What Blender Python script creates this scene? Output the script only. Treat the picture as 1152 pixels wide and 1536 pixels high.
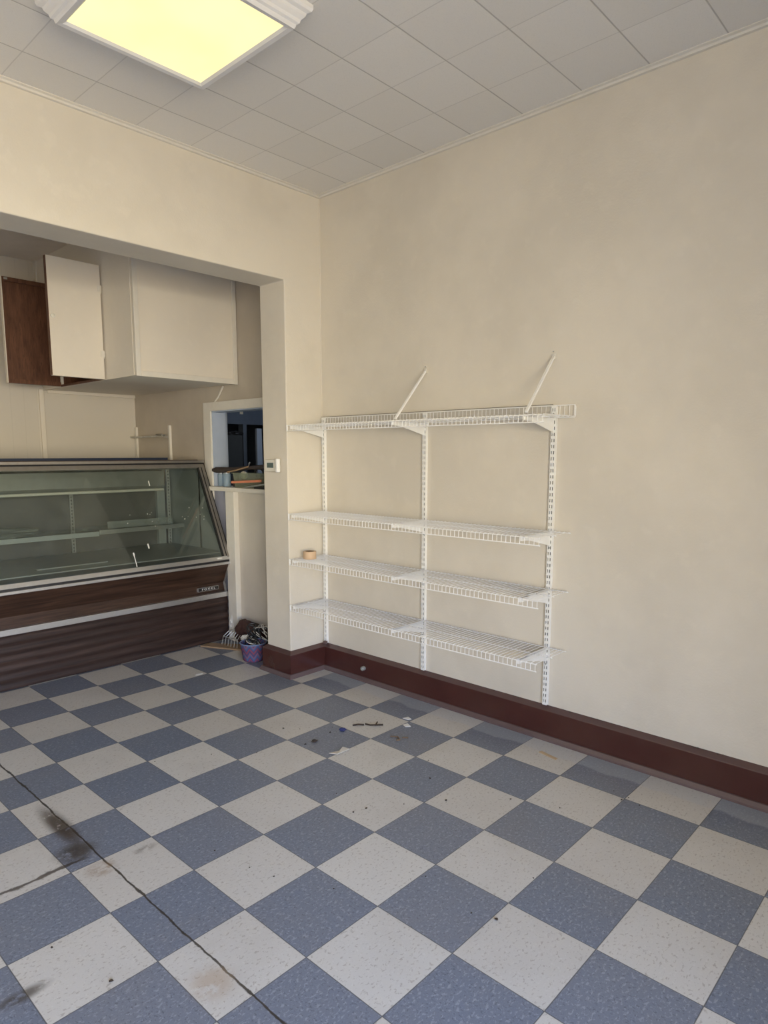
import bpy, bmesh, math, random
from mathutils import Vector, Matrix
for o in list(bpy.data.objects): bpy.data.objects.remove(o)
S = bpy.context.scene
C = S.collection
R = math.radians
random.seed(7)

# ------------------------------------------------------------------ camera
YAW, PIT = R(47.11), R(7.47)
cd = bpy.data.cameras.new('camera')
cam = bpy.data.objects.new('camera', cd); C.objects.link(cam)
cam.location = (-1.459, -1.384, 1.469)
cam.rotation_euler = (R(90) - PIT, 0, -YAW)
cd.sensor_fit = 'VERTICAL'; cd.sensor_height = 24.0; cd.lens = 24.0 * 1002.0 / 1536.0
cd.shift_y = 43.3 / 1536.0
cd.clip_start = 0.02
S.camera = cam
# ------------------------------------------------------------------ light and exposure
vs = S.view_settings
vs.view_transform = 'Standard'; vs.look = 'None'; vs.gamma = 1.0; vs.use_curve_mapping = False
vs.exposure = 0.42
W = bpy.data.worlds.new('world'); S.world = W; W.use_nodes = True
nt = W.node_tree; nt.nodes.clear()
_o = nt.nodes.new('ShaderNodeOutputWorld'); _b = nt.nodes.new('ShaderNodeBackground')
_t = nt.nodes.new('ShaderNodeTexCoord'); _s = nt.nodes.new('ShaderNodeSeparateXYZ'); _r = nt.nodes.new('ShaderNodeValToRGB')
_m = nt.nodes.new('ShaderNodeMapRange')
_m.inputs['From Min'].default_value = -1; _m.inputs['From Max'].default_value = 1
nt.links.new(_t.outputs['Generated'], _s.inputs[0]); nt.links.new(_s.outputs['Z'], _m.inputs['Value'])
nt.links.new(_m.outputs[0], _r.inputs[0]); nt.links.new(_r.outputs[0], _b.inputs[0]); nt.links.new(_b.outputs[0], _o.inputs[0])
cr = _r.color_ramp
GROUND, STREET, SKY = (0.47, 0.395, 0.275, 1), (1.0, 0.885, 0.68, 1), (0.33, 0.56, 1.08, 1)   # pavement, sunlit fronts across the street, sky
cr.elements[0].position = 0.0; cr.elements[0].color = GROUND
cr.elements[1].position = 1.0; cr.elements[1].color = SKY
for p_, c_ in ((.44, GROUND), (.475, STREET), (.555, STREET), (.60, SKY)):
    e = cr.elements.new(p_); e.color = c_
_b.inputs[1].default_value = 19.0

WX0, WX1, WZ0, WZ1, WY = -4.5, -0.3, 0.35, 2.38, -4.4      # shop window opening in the front wall
pl = bpy.data.lights.new('window_portal', 'AREA'); pl.shape = 'RECTANGLE'; pl.size = WX1-WX0; pl.size_y = WZ1-WZ0
pl.cycles.is_portal = True
po = bpy.data.objects.new('window_portal', pl); C.objects.link(po)
po.location = ((WX0+WX1)/2, WY-0.06, (WZ0+WZ1)/2); po.rotation_euler = (R(90), 0, 0)

# added dim fill light for the closed room beyond; no window is built there
nl = bpy.data.lights.new('neighbour_room_fill', 'AREA'); nl.shape = 'RECTANGLE'; nl.size = 1.2; nl.size_y = 1.0
nl.energy = 7.0; nl.color = (0.72, 0.84, 1.0)
no = bpy.data.objects.new('neighbour_room_fill', nl); C.objects.link(no)
no.location = (3.9, 3.0, 2.4); no.rotation_euler = (R(50), 0, R(60))

# ------------------------------------------------------------------ material helpers
class NT:
    def __init__(s, name):
        s.m = bpy.data.materials.new(name); s.m.use_nodes = True
        s.t = s.m.node_tree; s.t.nodes.clear()
        s.out = s.n('ShaderNodeOutputMaterial'); s.b = s.n('ShaderNodeBsdfPrincipled')
        s.l(s.b.outputs[0], s.out.inputs[0])
        s.tc = s.n('ShaderNodeTexCoord').outputs['Object']
    def n(s, k, **kw):
        x = s.t.nodes.new(k)
        for a, v in kw.items(): setattr(x, a, v)
        return x
    def l(s, a, b): s.t.links.new(a, b)
    def put(s, inp, v):
        if hasattr(v, 'is_output') or isinstance(v, bpy.types.NodeSocket): s.l(v, inp)
        else: inp.default_value = v
    def math(s, op, a, b=0.0, c=None, clamp=False):
        x = s.n('ShaderNodeMath', operation=op); x.use_clamp = clamp
        s.put(x.inputs[0], a); s.put(x.inputs[1], b)
        if c is not None: s.put(x.inputs[2], c)
        return x.outputs[0]
    def mix(s, f, a, b, kind='MIX'):
        x = s.n('ShaderNodeMix', data_type='RGBA', blend_type=kind)
        s.put(x.inputs['Factor'], f)
        for nm, v in (('A', a), ('B', b)):
            i = [q for q in x.inputs if q.name == nm and q.type == 'RGBA'][0]
            if isinstance(v, tuple): v = (*v[:3], 1)
            s.put(i, v)
        return [q for q in x.outputs if q.type == 'RGBA'][0]
    def noise(s, scale, detail=3, vec=None, rough=.5, dist=0.0):
        x = s.n('ShaderNodeTexNoise'); x.inputs['Scale'].default_value = scale; x.inputs['Detail'].default_value = detail
        x.inputs['Roughness'].default_value = rough; x.inputs['Distortion'].default_value = dist
        s.l(vec if vec is not None else s.tc, x.inputs['Vector']); return x.outputs['Fac']
    def scaled(s, v):
        x = s.n('ShaderNodeMapping'); x.inputs['Scale'].default_value = v; s.l(s.tc, x.inputs[0]); return x.outputs[0]
    def ramp(s, f, stops):
        x = s.n('ShaderNodeValToRGB'); s.l(f, x.inputs[0]); c = x.color_ramp
        while len(c.elements) > 1: c.elements.remove(c.elements[-1])
        for i, (p, col) in enumerate(stops):
            e = c.elements[0] if i == 0 else c.elements.new(p)
            e.position = p; e.color = (*col, 1) if isinstance(col, tuple) else (col, col, col, 1)
        return x.outputs[0]
    def step(s, v, lo, hi):
        x = s.n('ShaderNodeMapRange', interpolation_type='SMOOTHSTEP'); s.put(x.inputs['Value'], v)
        x.inputs['From Min'].default_value = lo; x.inputs['From Max'].default_value = hi
        return x.outputs[0]
    def bump(s, h, strength=.2, dist=.002):
        x = s.n('ShaderNodeBump'); x.inputs['Strength'].default_value = strength; x.inputs['Distance'].default_value = dist
        s.l(h, x.inputs['Height']); s.l(x.outputs[0], s.b.inputs['Normal'])
    def set(s, color=None, rough=.5, metal=0.0, spec=.5):
        if color is not None: s.put(s.b.inputs['Base Color'], (*color, 1) if isinstance(color, tuple) else color)
        s.put(s.b.inputs['Roughness'], rough); s.b.inputs['Metallic'].default_value = metal
        s.b.inputs['Specular IOR Level'].default_value = spec
        return s.m

def simple(name, col, rough=.5, metal=0.0, var=.12, scale=25, bump=0.0, spec=.5):
    m = NT(name); f = m.noise(scale, 4)
    c = m.mix(f, tuple(v*(1-var) for v in col), tuple(min(1, v*(1+var)) for v in col))
    if bump: m.bump(f, bump, .002)
    return m.set(c, rough, metal, spec)

def paint(name, col, patch=.05, bump=.40, rough=.6):
    m = NT(name)
    big = m.noise(1.3, 4, rough=.6); fine = m.noise(95, 3); mid = m.noise(14, 3)
    c = m.mix(m.step(big, .35, .65), tuple(v*(1-patch) for v in col), tuple(v*(1+patch) for v in col))
    c = m.mix(m.math('MULTIPLY', m.step(mid, .58, .72), .18), c, tuple(min(1, v*1.12) for v in col))
    h = m.math('ADD', m.math('MULTIPLY', fine, .5), mid)
    m.bump(h, bump, .004)
    return m.set(c, rough, 0, .35)

M = {}
M['wall'] = paint('cream_wall_paint', (0.655, 0.61, 0.52))
M['wall_back'] = paint('warm_cream_wall_paint', (0.68, 0.635, 0.545))
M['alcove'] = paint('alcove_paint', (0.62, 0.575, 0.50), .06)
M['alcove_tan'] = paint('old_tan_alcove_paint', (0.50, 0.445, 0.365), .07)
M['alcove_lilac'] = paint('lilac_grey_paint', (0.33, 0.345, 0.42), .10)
M['alcove_ceiling'] = paint('alcove_ceiling_paint', (0.76, 0.69, 0.60), .08)
M['cabinet'] = paint('cabinet_cream_paint', (0.72, 0.67, 0.58), .03, .08, .5)
M['white_trim'] = simple('white_trim_paint', (0.68, 0.65, 0.58), .5, var=.06)
M['white_metal'] = simple('white_coated_metal', (0.86, 0.86, 0.83), .35, var=.02)
M['wire'] = simple('white_vinyl_wire', (0.88, 0.88, 0.86), .4, var=.01)
M['dark_slot'] = simple('shadowed_wall_paint', (0.3, 0.27, 0.22), .8)
def m_bb():
    m = NT('oxblood_baseboard_paint'); sp = m.n('ShaderNodeSeparateXYZ'); m.l(m.tc, sp.inputs[0]); Z = sp.outputs[2]
    f = m.noise(9, 4); g = m.noise(3, 6, rough=.7)
    c = m.mix(f, (0.048, 0.013, 0.010), (0.072, 0.022, 0.017))
    sheen = m.math('SUBTRACT', 1.0, m.step(Z, .027, .031))                    # sky highlight painted onto the quarter round
    c = m.mix(m.math('MULTIPLY', sheen, m.math('ADD', .45, m.math('MULTIPLY', g, .5))), c, (0.150, 0.112, 0.108))
    top = m.step(Z, .153, .157)                                              # lighter colour painted for the sky reflection on the bevelled top
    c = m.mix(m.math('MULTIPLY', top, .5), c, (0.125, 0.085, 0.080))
    m.bump(f, .08, .002)
    return m.set(c, .26, 0, .6)
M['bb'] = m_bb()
M['black'] = simple('black_rubber', (0.012, 0.012, 0.014), .5)
M['alu'] = simple('brushed_aluminium', (0.62, 0.62, 0.61), .36, .85, var=.08, scale=60)
M['alu_dark'] = simple('worn_bronze_aluminium', (0.30, 0.28, 0.255), .4, .7, var=.12, scale=40)
M['steel'] = simple('galvanised_steel', (0.42, 0.43, 0.41), .42, .6, var=.15, scale=18)
M['case_in'] = simple('grey_case_lining', (0.38, 0.41, 0.40), .45, .1, var=.08, scale=6)
M['case_dark'] = simple('dark_case_panel', (0.125, 0.124, 0.118), .45, 0, var=.2, scale=5)
M['navy'] = simple('navy_side_panel', (0.03, 0.045, 0.09), .4)
M['ceramic'] = simple('off_white_plastic', (0.72, 0.70, 0.62), .4, var=.03)
M['screen'] = simple('grey_green_display', (0.10, 0.14, 0.13), .15)
M['tape'] = simple('tan_masking_tape', (0.66, 0.47, 0.30), .6, var=.05)
M['tape_core'] = simple('cardboard_core', (0.16, 0.11, 0.07), .8)
M['cardboard'] = simple('brown_cardboard', (0.30, 0.20, 0.115), .8, var=.2)
M['bluewall'] = paint('blue_room_paint', (0.105, 0.13, 0.175), .15)
M['lightblue'] = paint('pale_blue_paint', (0.40, 0.46, 0.56), .08)
M['darkpanel'] = simple('dark_doorway', (0.03, 0.035, 0.04), .7)
M['rolled'] = simple('dark_brown_cloth', (0.035, 0.025, 0.022), .7, var=.4, bump=.5)
M['brownbag'] = simple('dark_red_brown_bag', (0.055, 0.025, 0.02), .6, var=.3, bump=.4)
M['orange'] = simple('salmon_orange_plastic', (0.75, 0.26, 0.14), .5, var=.2)
M['green'] = simple('olive_green_plastic', (0.10, 0.12, 0.06), .5, var=.3)
M['cable_white'] = simple('white_cable', (0.62, 0.60, 0.54), .45)
M['cable_black'] = simple('black_cable', (0.02, 0.02, 0.02), .45)
M['paper'] = simple('dirty_paper', (0.60, 0.55, 0.46), .8, var=.15)
M['whitechip'] = simple('white_plaster', (0.75, 0.74, 0.70), .8, var=.05)
M['leaf'] = simple('dry_leaf', (0.045, 0.03, 0.02), .8)
M['bluebit'] = simple('blue_plastic', (0.03, 0.04, 0.16), .5)
M['bluecloth'] = simple('blue_white_mesh', (0.18, 0.24, 0.38), .6, var=.5, scale=120)
M['tan'] = simple('tan_wood_sliver', (0.55, 0.40, 0.24), .7)
M['red'] = simple('red_brown_plug', (0.28, 0.12, 0.08), .5)
M['foil'] = simple('crumpled_foil', (0.55, 0.55, 0.53), .3, .7, var=.4, scale=40, bump=.8)

def m_wood(name, dark, light, sx=1.2, sz=26, rough=.38, axis='X'):
    m = NT(name)
    v = m.scaled((sx, sx, sz) if axis == 'X' else (sz, sz, sx))
    f = m.noise(2.2, 6, v, .6, .6); g = m.noise(9, 4, v)
    c = m.ramp(f, [(.3, dark), (.55, tuple((a+b)/2 for a, b in zip(dark, light))), (.75, light)])
    c = m.mix(m.math('MULTIPLY', m.step(g, .5, .7), .45), c, tuple(v*.55 for v in dark))
    m.bump(g, .05, .001)
    return m.set(c, rough, 0, .4)
M['laminate'] = m_wood('walnut_laminate', (0.018, 0.009, 0.006), (0.080, 0.042, 0.027), .9, 22)
M['laminate_low'] = m_wood('ridged_walnut_laminate', (0.018, 0.011, 0.010), (0.068, 0.040, 0.031), .7, 15)
M['brownwood'] = m_wood('unpainted_brown_wood', (0.075, 0.030, 0.016), (0.17, 0.075, 0.040), 2.5, 16, .5, 'Z')

def m_glass():
    m = NT('case_glass'); m.t.nodes.remove(m.b)
    tr = m.n('ShaderNodeBsdfTransparent'); tr.inputs[0].default_value = (0.83, 0.86, 0.85, 1)
    gl = m.n('ShaderNodeBsdfGlossy'); gl.inputs['Roughness'].default_value = .03; gl.inputs[0].default_value = (.95, 1, .98, 1)
    df = m.n('ShaderNodeBsdfDiffuse'); df.inputs[0].default_value = (.5, .54, .50, 1)
    fr = m.n('ShaderNodeFresnel'); fr.inputs[0].default_value = 1.5
    a = m.n('ShaderNodeMixShader'); m.l(fr.outputs[0], a.inputs[0]); m.l(tr.outputs[0], a.inputs[1]); m.l(gl.outputs[0], a.inputs[2])
    d = m.n('ShaderNodeMixShader'); m.l(m.math('ADD', .012, m.math('MULTIPLY', m.step(m.noise(5, 7, rough=.65), .45, .85), .06)), d.inputs[0])
    m.l(a.outputs[0], d.inputs[1]); m.l(df.outputs[0], d.inputs[2]); m.l(d.outputs[0], m.out.inputs[0])
    return m.m
M['glass'] = m_glass()
def m_clear(name, col, amt):
    m = NT(name); m.t.nodes.remove(m.b)
    tr = m.n('ShaderNodeBsdfTransparent'); tr.inputs[0].default_value = (*col, 1)
    df = m.n('ShaderNodeBsdfPrincipled'); df.inputs['Base Color'].default_value = (*col, 1); df.inputs['Roughness'].default_value = .15
    d = m.n('ShaderNodeMixShader'); d.inputs[0].default_value = amt
    m.l(tr.outputs[0], d.inputs[1]); m.l(df.outputs[0], d.inputs[2]); m.l(d.outputs[0], m.out.inputs[0]); return m.m
M['jar'] = m_clear('blue_tinted_jar', (.55, .68, .78), .4)
M['tub'] = m_clear('clear_plastic_tub', (.70, .74, .64), .20)
M['wrap'] = m_clear('clear_plastic_film', (.80, .84, .82), .20)

def m_lamp():
    m = NT('lamp_diffuser')
    f = m.noise(3.0, 2)
    c = m.mix(m.step(f, .3, .7), (1.0, .80, .37), (1.0, .89, .43))
    m.set((.22, .18, .10), .4); m.put(m.b.inputs['Emission Color'], c); m.b.inputs['Emission Strength'].default_value = 0.95
    return m.m
M['lamp'] = m_lamp()

T = 0.3048
def m_floor():
    m = NT('checker_vinyl_tile'); sp = m.n('ShaderNodeSeparateXYZ'); m.l(m.tc, sp.inputs[0]); X, Y = sp.outputs[0], sp.outputs[1]
    tx, ty = m.math('DIVIDE', X, T), m.math('DIVIDE', Y, T)
    ix, iy = m.math('FLOOR', tx), m.math('FLOOR', ty)
    par = m.math('ABSOLUTE', m.math('MODULO', m.math('ADD', ix, iy), 2.0))           # 1 = blue
    fx = m.math('SUBTRACT', tx, ix); fy = m.math('SUBTRACT', ty, iy)
    ex = m.math('MINIMUM', fx, m.math('SUBTRACT', 1.0, fx)); ey = m.math('MINIMUM', fy, m.math('SUBTRACT', 1.0, fy))
    edge = m.math('MINIMUM', ex, ey)
    cb = m.n('ShaderNodeCombineXYZ'); m.l(ix, cb.inputs[0]); m.l(iy, cb.inputs[1])
    wn = m.n('ShaderNodeTexWhiteNoise', noise_dimensions='2D'); m.l(cb.outputs[0], wn.inputs['Vector'])
    rnd = wn.outputs['Value']
    fl1 = m.noise(70, 2, m.scaled((1, 1.6, 1)), .6, .4); fl2 = m.noise(95, 2, m.scaled((1.5, 1, 1)), .6, .3); big = m.noise(2.2, 5, rough=.6)
    fl3 = m.noise(230, 2)
    blue = m.mix(rnd, (0.155, 0.180, 0.232), (0.178, 0.195, 0.236))
    blue = m.mix(m.math('MULTIPLY', m.step(fl1, .54, .66), .55), blue, (0.34, 0.37, 0.42))
    blue = m.mix(m.math('MULTIPLY', m.step(fl2, .56, .68), .55), blue, (0.06, 0.068, 0.09))
    blue = m.mix(m.math('MULTIPLY', m.step(fl3, .60, .72), .25), blue, (0.40, 0.43, 0.47))
    crm = m.mix(rnd, (0.56, 0.53, 0.475), (0.61, 0.585, 0.53))
    crm = m.mix(m.math('MULTIPLY', m.step(fl1, .57, .68), .55), crm, (0.30, 0.255, 0.20))
    crm = m.mix(m.math('MULTIPLY', m.step(fl2, .60, .70), .35), crm, (0.70, 0.68, 0.63))
    crm = m.mix(m.math('MULTIPLY', m.step(fl3, .64, .74), .35), crm, (0.22, 0.19, 0.16))
    c = m.mix(par, crm, blue)
    c = m.mix(m.math('MULTIPLY', m.step(big, .45, .75), .16), c, (0.27, 0.225, 0.165))
    # unwaxed pale strip of dust along the right wall
    wob = m.math('MULTIPLY', m.math('SUBTRACT', m.noise(5, 4), .5), .10)
    st = m.step(m.math('ADD', X, wob), 1.375, 1.395)
    st = m.math('MULTIPLY', st, m.step(m.math('MULTIPLY', Y, -1.0), -1.95, -1.90))
    c = m.mix(m.math('MULTIPLY', st, .36), c, (0.50, 0.53, 0.56))
    # joints
    j = m.math('SUBTRACT', 1.0, m.step(edge, .002, .0075))
    c = m.mix(m.math('MULTIPLY', j, .75), c, (0.045, 0.040, 0.038))
    # the long crack through the left column and its dirt
    w2 = m.math('MULTIPLY', m.math('SUBTRACT', m.noise(9, 5), .5), .020)
    dx = m.math('ABSOLUTE', m.math('ADD', m.math('ADD', X, .494), w2))
    dirt = m.noise(16, 6, rough=.7)
    wid = m.math('ADD', .0028, m.math('MULTIPLY', m.step(dirt, .4, .8), .006))
    crk = m.math('SUBTRACT', 1.0, m.step(m.math('DIVIDE', dx, wid), .6, 1.3))
    crk = m.math('MULTIPLY', crk, m.step(Y, -1.6, -1.4))
    c = m.mix(m.math('MULTIPLY', crk, .92), c, (0.030, 0.022, 0.016))
    # stain blots beside the crack
    def blot(px, py, rx, ry, amt, col, th=.42):
        nonlocal c
        a = m.math('DIVIDE', m.math('SUBTRACT', X, px), rx); b = m.math('DIVIDE', m.math('SUBTRACT', Y, py), ry)
        r = m.math('SQRT', m.math('ADD', m.math('MULTIPLY', a, a), m.math('MULTIPLY', b, b)))
        k = m.math('SUBTRACT', 1.0, m.step(r, .25, 1.0))
        k = m.math('MULTIPLY', k, m.step(dirt, th, th+.16))
        c = m.mix(m.math('MULTIPLY', k, amt), c, col)
    blot(-.515, 1.25, .055, .27, .92, (0.06, 0.042, 0.028), .30)
    blot(-.545, 1.03, .10, .09, .85, (0.055, 0.042, 0.03), .34)
    blot(-.525, .86, .07, .06, .65, (0.28, 0.18, 0.10), .38)
    blot(-.36, .86, .06, .03, .6, (0.16, 0.12, 0.08), .40)
    blot(-.545, .12, .085, .09, .5, (0.40, 0.28, 0.17), .36)
    blot(-.93, .46, .10, .035, .8, (0.06, 0.045, 0.03), .38)
    # second crack running left from the first
    w3 = m.math('MULTIPLY', m.math('SUBTRACT', m.noise(7, 4), .5), .05)
    dy = m.math('ABSOLUTE', m.math('ADD', m.math('SUBTRACT', Y, .968), w3))
    k2 = m.math('SUBTRACT', 1.0, m.step(m.math('DIVIDE', dy, wid), .9, 2.6))
    k2 = m.math('MULTIPLY', k2, m.math('SUBTRACT', 1.0, m.step(X, -.57, -.51)))
    c = m.mix(m.math('MULTIPLY', k2, .85), c, (0.05, 0.036, 0.025))
    # scuffs
    sc = m.noise(3.5, 8, m.scaled((1, 3, 1)), .75, 1.2)
    c = m.mix(m.math('MULTIPLY', m.step(sc, .63, .72), .18), c, (0.10, 0.08, 0.06))
    h = m.math('SUBTRACT', m.math('MULTIPLY', fl1, .05), m.math('MAXIMUM', j, crk))
    m.bump(h, .25, .001)
    rg = m.math('ADD', .27, m.math('MULTIPLY', big, .24))
    m.set(c, rg, 0, .55)
    return m.m
M['floor'] = m_floor()

def m_ceiling():
    m = NT('acoustic_ceiling_tile'); sp = m.n('ShaderNodeSeparateXYZ'); m.l(m.tc, sp.inputs[0])
    tx = m.math('DIVIDE', m.math('SUBTRACT', sp.outputs[0], 0.005), .305); ty = m.math('DIVIDE', m.math('ADD', sp.outputs[1], .135), .305)
    ix, iy = m.math('FLOOR', tx), m.math('FLOOR', ty)
    fx = m.math('SUBTRACT', tx, ix); fy = m.math('SUBTRACT', ty, iy)
    ex = m.math('MINIMUM', fx, m.math('SUBTRACT', 1.0, fx)); ey = m.math('MINIMUM', fy, m.math('SUBTRACT', 1.0, fy))
    cb = m.n('ShaderNodeCombineXYZ'); m.l(ix, cb.inputs[0]); m.l(iy, cb.inputs[1])
    wn = m.n('ShaderNodeTexWhiteNoise', noise_dimensions='2D'); m.l(cb.outputs[0], wn.inputs['Vector'])
    jx = m.math('SUBTRACT', 1.0, m.step(ex, .003, .012)); jy = m.math('SUBTRACT', 1.0, m.step(ey, .004, .014))
    j = m.math('MAXIMUM', m.math('MULTIPLY', jx, .5), jy)
    c = m.mix(wn.outputs['Value'], (0.75, 0.735, 0.69), (0.80, 0.785, 0.74))
    sp2 = m.noise(180, 3); c = m.mix(m.math('MULTIPLY', m.step(sp2, .5, .7), .25), c, (0.66, 0.645, 0.60))
    c = m.mix(m.math('MULTIPLY', j, .45), c, (0.16, 0.14, 0.12))
    m.bump(m.math('SUBTRACT', m.math('MULTIPLY', sp2, .15), j), .35, .003)
    return m.set(c, .85, 0, .2)
M['ceiling'] = m_ceiling()

def m_bead():
    m = NT('panelled_alcove_wall'); sp = m.n('ShaderNodeSeparateXYZ'); m.l(m.tc, sp.inputs[0])
    t = m.math('FRACT', m.math('DIVIDE', sp.outputs[0], .10)); e = m.math('MINIMUM', t, m.math('SUBTRACT', 1.0, t))
    j = m.math('MULTIPLY', m.math('SUBTRACT', 1.0, m.step(e, .01, .05)), m.math('SUBTRACT', 1.0, m.step(sp.outputs[0], .70, .72)))
    c = m.mix(m.noise(2.5, 4), (0.57, 0.53, 0.46), (0.63, 0.59, 0.515))
    c = m.mix(m.math('MULTIPLY', j, .12), c, (0.3, 0.27, 0.22))
    m.bump(m.math('SUBTRACT', 1.0, j), .12, .002)
    return m.set(c, .5, 0, .4)
M['bead'] = m_bead()

def m_chevron():
    m = NT('chevron_fabric'); sp = m.n('ShaderNodeSeparateXYZ'); m.l(m.tc, sp.inputs[0])
    at = m.math('ARCTAN2', sp.outputs[1], sp.outputs[0])
    z = m.math('PINGPONG', m.math('MULTIPLY', at, .09), .028)
    v = m.math('FRACT', m.math('DIVIDE', m.math('ADD', sp.outputs[2], m.math('MULTIPLY', z, 1.3)), .075))
    x = m.n('ShaderNodeValToRGB'); m.l(v, x.inputs[0]); c = x.color_ramp; c.interpolation = 'CONSTANT'
    cols = [(0, (.07, .055, .13)), (.28, (.24, .05, .08)), (.45, (.08, .06, .15)), (.62, (.05, .11, .24)), (.80, (.20, .09, .15))]
    c.elements[0].position = 0; c.elements[0].color = (*cols[0][1], 1); c.elements[1].position = .28; c.elements[1].color = (*cols[1][1], 1)
    for p, k in cols[2:]: e = c.elements.new(p); e.color = (*k, 1)
    return m.set(x.outputs[0], .8)
M['chevron'] = m_chevron()

# ------------------------------------------------------------------ geometry helpers
def box(bm, x0, x1, y0, y1, z0, z1):
    vs_ = [bm.verts.new((x, y, z)) for x in (x0, x1) for y in (y0, y1) for z in (z0, z1)]
    for f in ((0,1,3,2),(4,6,7,5),(0,4,5,1),(2,3,7,6),(0,2,6,4),(1,5,7,3)): bm.faces.new([vs_[i] for i in f])
def prism(bm, prof, axis, a, b):
    """profile of 2-D points extruded along axis from a to b; X: (y,z)  Y: (x,z)  Z: (x,y)"""
    def P(p, t): return {'X': (t, p[0], p[1]), 'Y': (p[0], t, p[1]), 'Z': (p[0], p[1], t)}[axis]
    A = [bm.verts.new(P(p, a)) for p in prof]; B = [bm.verts.new(P(p, b)) for p in prof]
    n = len(prof)
    for i in range(n): bm.faces.new((A[i], A[(i+1) % n], B[(i+1) % n], B[i]))
    bm.faces.new(A[::-1]); bm.faces.new(B)
def tube(bm, pts, r, n=6, closed=False):
    pts = [Vector(p) for p in pts]; rings = []; L = len(pts); prev = None
    for i, p in enumerate(pts):
        a = pts[i-1] if (i > 0 or closed) else p; b = pts[(i+1) % L] if (i < L-1 or closed) else p
        d = (b-a).normalized()
        u = prev - d*prev.dot(d) if prev is not None else d.orthogonal()
        if u.length < 1e-5: u = d.orthogonal()
        u.normalize(); prev = u; v = d.cross(u)
        rr = r[i] if isinstance(r, (list, tuple)) else r
        rings.append([bm.verts.new(p + (u*math.cos(2*math.pi*k/n) + v*math.sin(2*math.pi*k/n))*rr) for k in range(n)])
    for i in range(L if closed else L-1):
        A, B = rings[i], rings[(i+1) % L]
        for k in range(n): bm.faces.new((A[k], A[(k+1) % n], B[(k+1) % n], B[k]))
    if not closed: bm.faces.new(rings[0][::-1]); bm.faces.new(rings[-1])
def lathe(bm, c, prof, n=24, axis='Z'):
    rings = []
    for r, h in prof:
        ring = []
        for k in range(n):
            a = 2*math.pi*k/n; p = (r*math.cos(a), r*math.sin(a))
            q = (c[0]+p[0], c[1]+p[1], c[2]+h) if axis == 'Z' else ((c[0]+h, c[1]+p[0], c[2]+p[1]) if axis == 'X' else (c[0]+p[0], c[1]+h, c[2]+p[1]))
            ring.append(bm.verts.new(q))
        rings.append(ring)
    for A, B in zip(rings, rings[1:]):
        for k in range(n): bm.faces.new((A[k], A[(k+1) % n], B[(k+1) % n], B[k]))
    return rings
def blob(bm, c, s, seed=0, amp=.2, sub=3):
    rnd = random.Random(seed); ph = [rnd.uniform(0, 6) for _ in range(6)]
    r = bmesh.ops.create_icosphere(bm, subdivisions=sub, radius=1)
    for v in r['verts']:
        p = v.co; k = 1 + amp*(math.sin(5*p.x+ph[0])*math.sin(6*p.y+ph[1]) + .6*math.sin(11*p.z+ph[2]+4*p.x) + .5*rnd.uniform(-.5, .5))
        v.co = Vector((c[0]+p.x*s[0]*k, c[1]+p.y*s[1]*k, c[2]+p.z*s[2]*k))
def obj(name, bm, mat, parent=None, smooth=False, bevel=0.0, origin=None):
    bmesh.ops.recalc_face_normals(bm, faces=bm.faces)
    L = Vector(parent_loc(parent)) if parent is not None else Vector(origin or (0, 0, 0))
    if L.length: bmesh.ops.translate(bm, verts=bm.verts, vec=-L)
    me = bpy.data.meshes.new(name); bm.to_mesh(me); bm.free()
    me.materials.append(M[mat] if isinstance(mat, str) else mat)
    o = bpy.data.objects.new(name, me); C.objects.link(o)
    if smooth:
        for p in me.polygons: p.use_smooth = True
        try:
            me.set_sharp_from_angle(angle=R(40))
        except Exception: pass
    if bevel:
        md = o.modifiers.new('bevel', 'BEVEL'); md.width = bevel; md.segments = 2; md.limit_method = 'ANGLE'
    if parent is not None: o.parent = parent
    elif origin: o.location = origin
    return o
def parent_loc(p):
    v = Vector((0, 0, 0))
    while p is not None: v = v + p.location; p = p.parent
    return v
def BM(): return bmesh.new()
def tag(o, label=None, cat=None, group=None, kind=None):
    if label: o['label'] = label
    if cat: o['category'] = cat
    if group: o['group'] = group
    if kind: o['kind'] = kind
    return o
def thing(name, loc, label, cat, group=None):
    o = bpy.data.objects.new(name, None); C.objects.link(o); o.location = loc; o.empty_display_size = .05
    return tag(o, label, cat, group)
def one(name, bm, mat, origin, label, cat, group=None, **kw):
    return tag(obj(name, bm, mat, None, origin=origin, **kw), label, cat, group)
def struct(name, bm, mat, parent=None, label=None, **kw):
    o = obj(name, bm, mat, parent, **kw)
    if parent is None: tag(o, label, None, None, 'structure')
    return o
def boxes(*bs):
    bm = BM()
    for b in bs: box(bm, *b)
    return bm
def copy_tree(o, parent=None):
    c = o.copy(); C.objects.link(c)
    if parent is not None: c.parent = parent
    for ch in list(o.children): copy_tree(ch, c)
    return c

# ------------------------------------------------------------------ the setting
XR, YB, H = 1.547, 1.969, 3.085          # right wall, wall with the opening, ceiling
XL, YF = -4.9, WY
PX, PY = 1.250, 2.217                    # pier edge, back of the pier
HB = 2.524                               # underside of the header
YA, HA = 4.52, 3.0                       # far wall and ceiling of the alcove
AX = -2.2                                # left end of the alcove
WY0, WY1, WZ_0, WZ_1 = 2.42, 3.267, 1.205, 1.803   # pass-through opening

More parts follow.
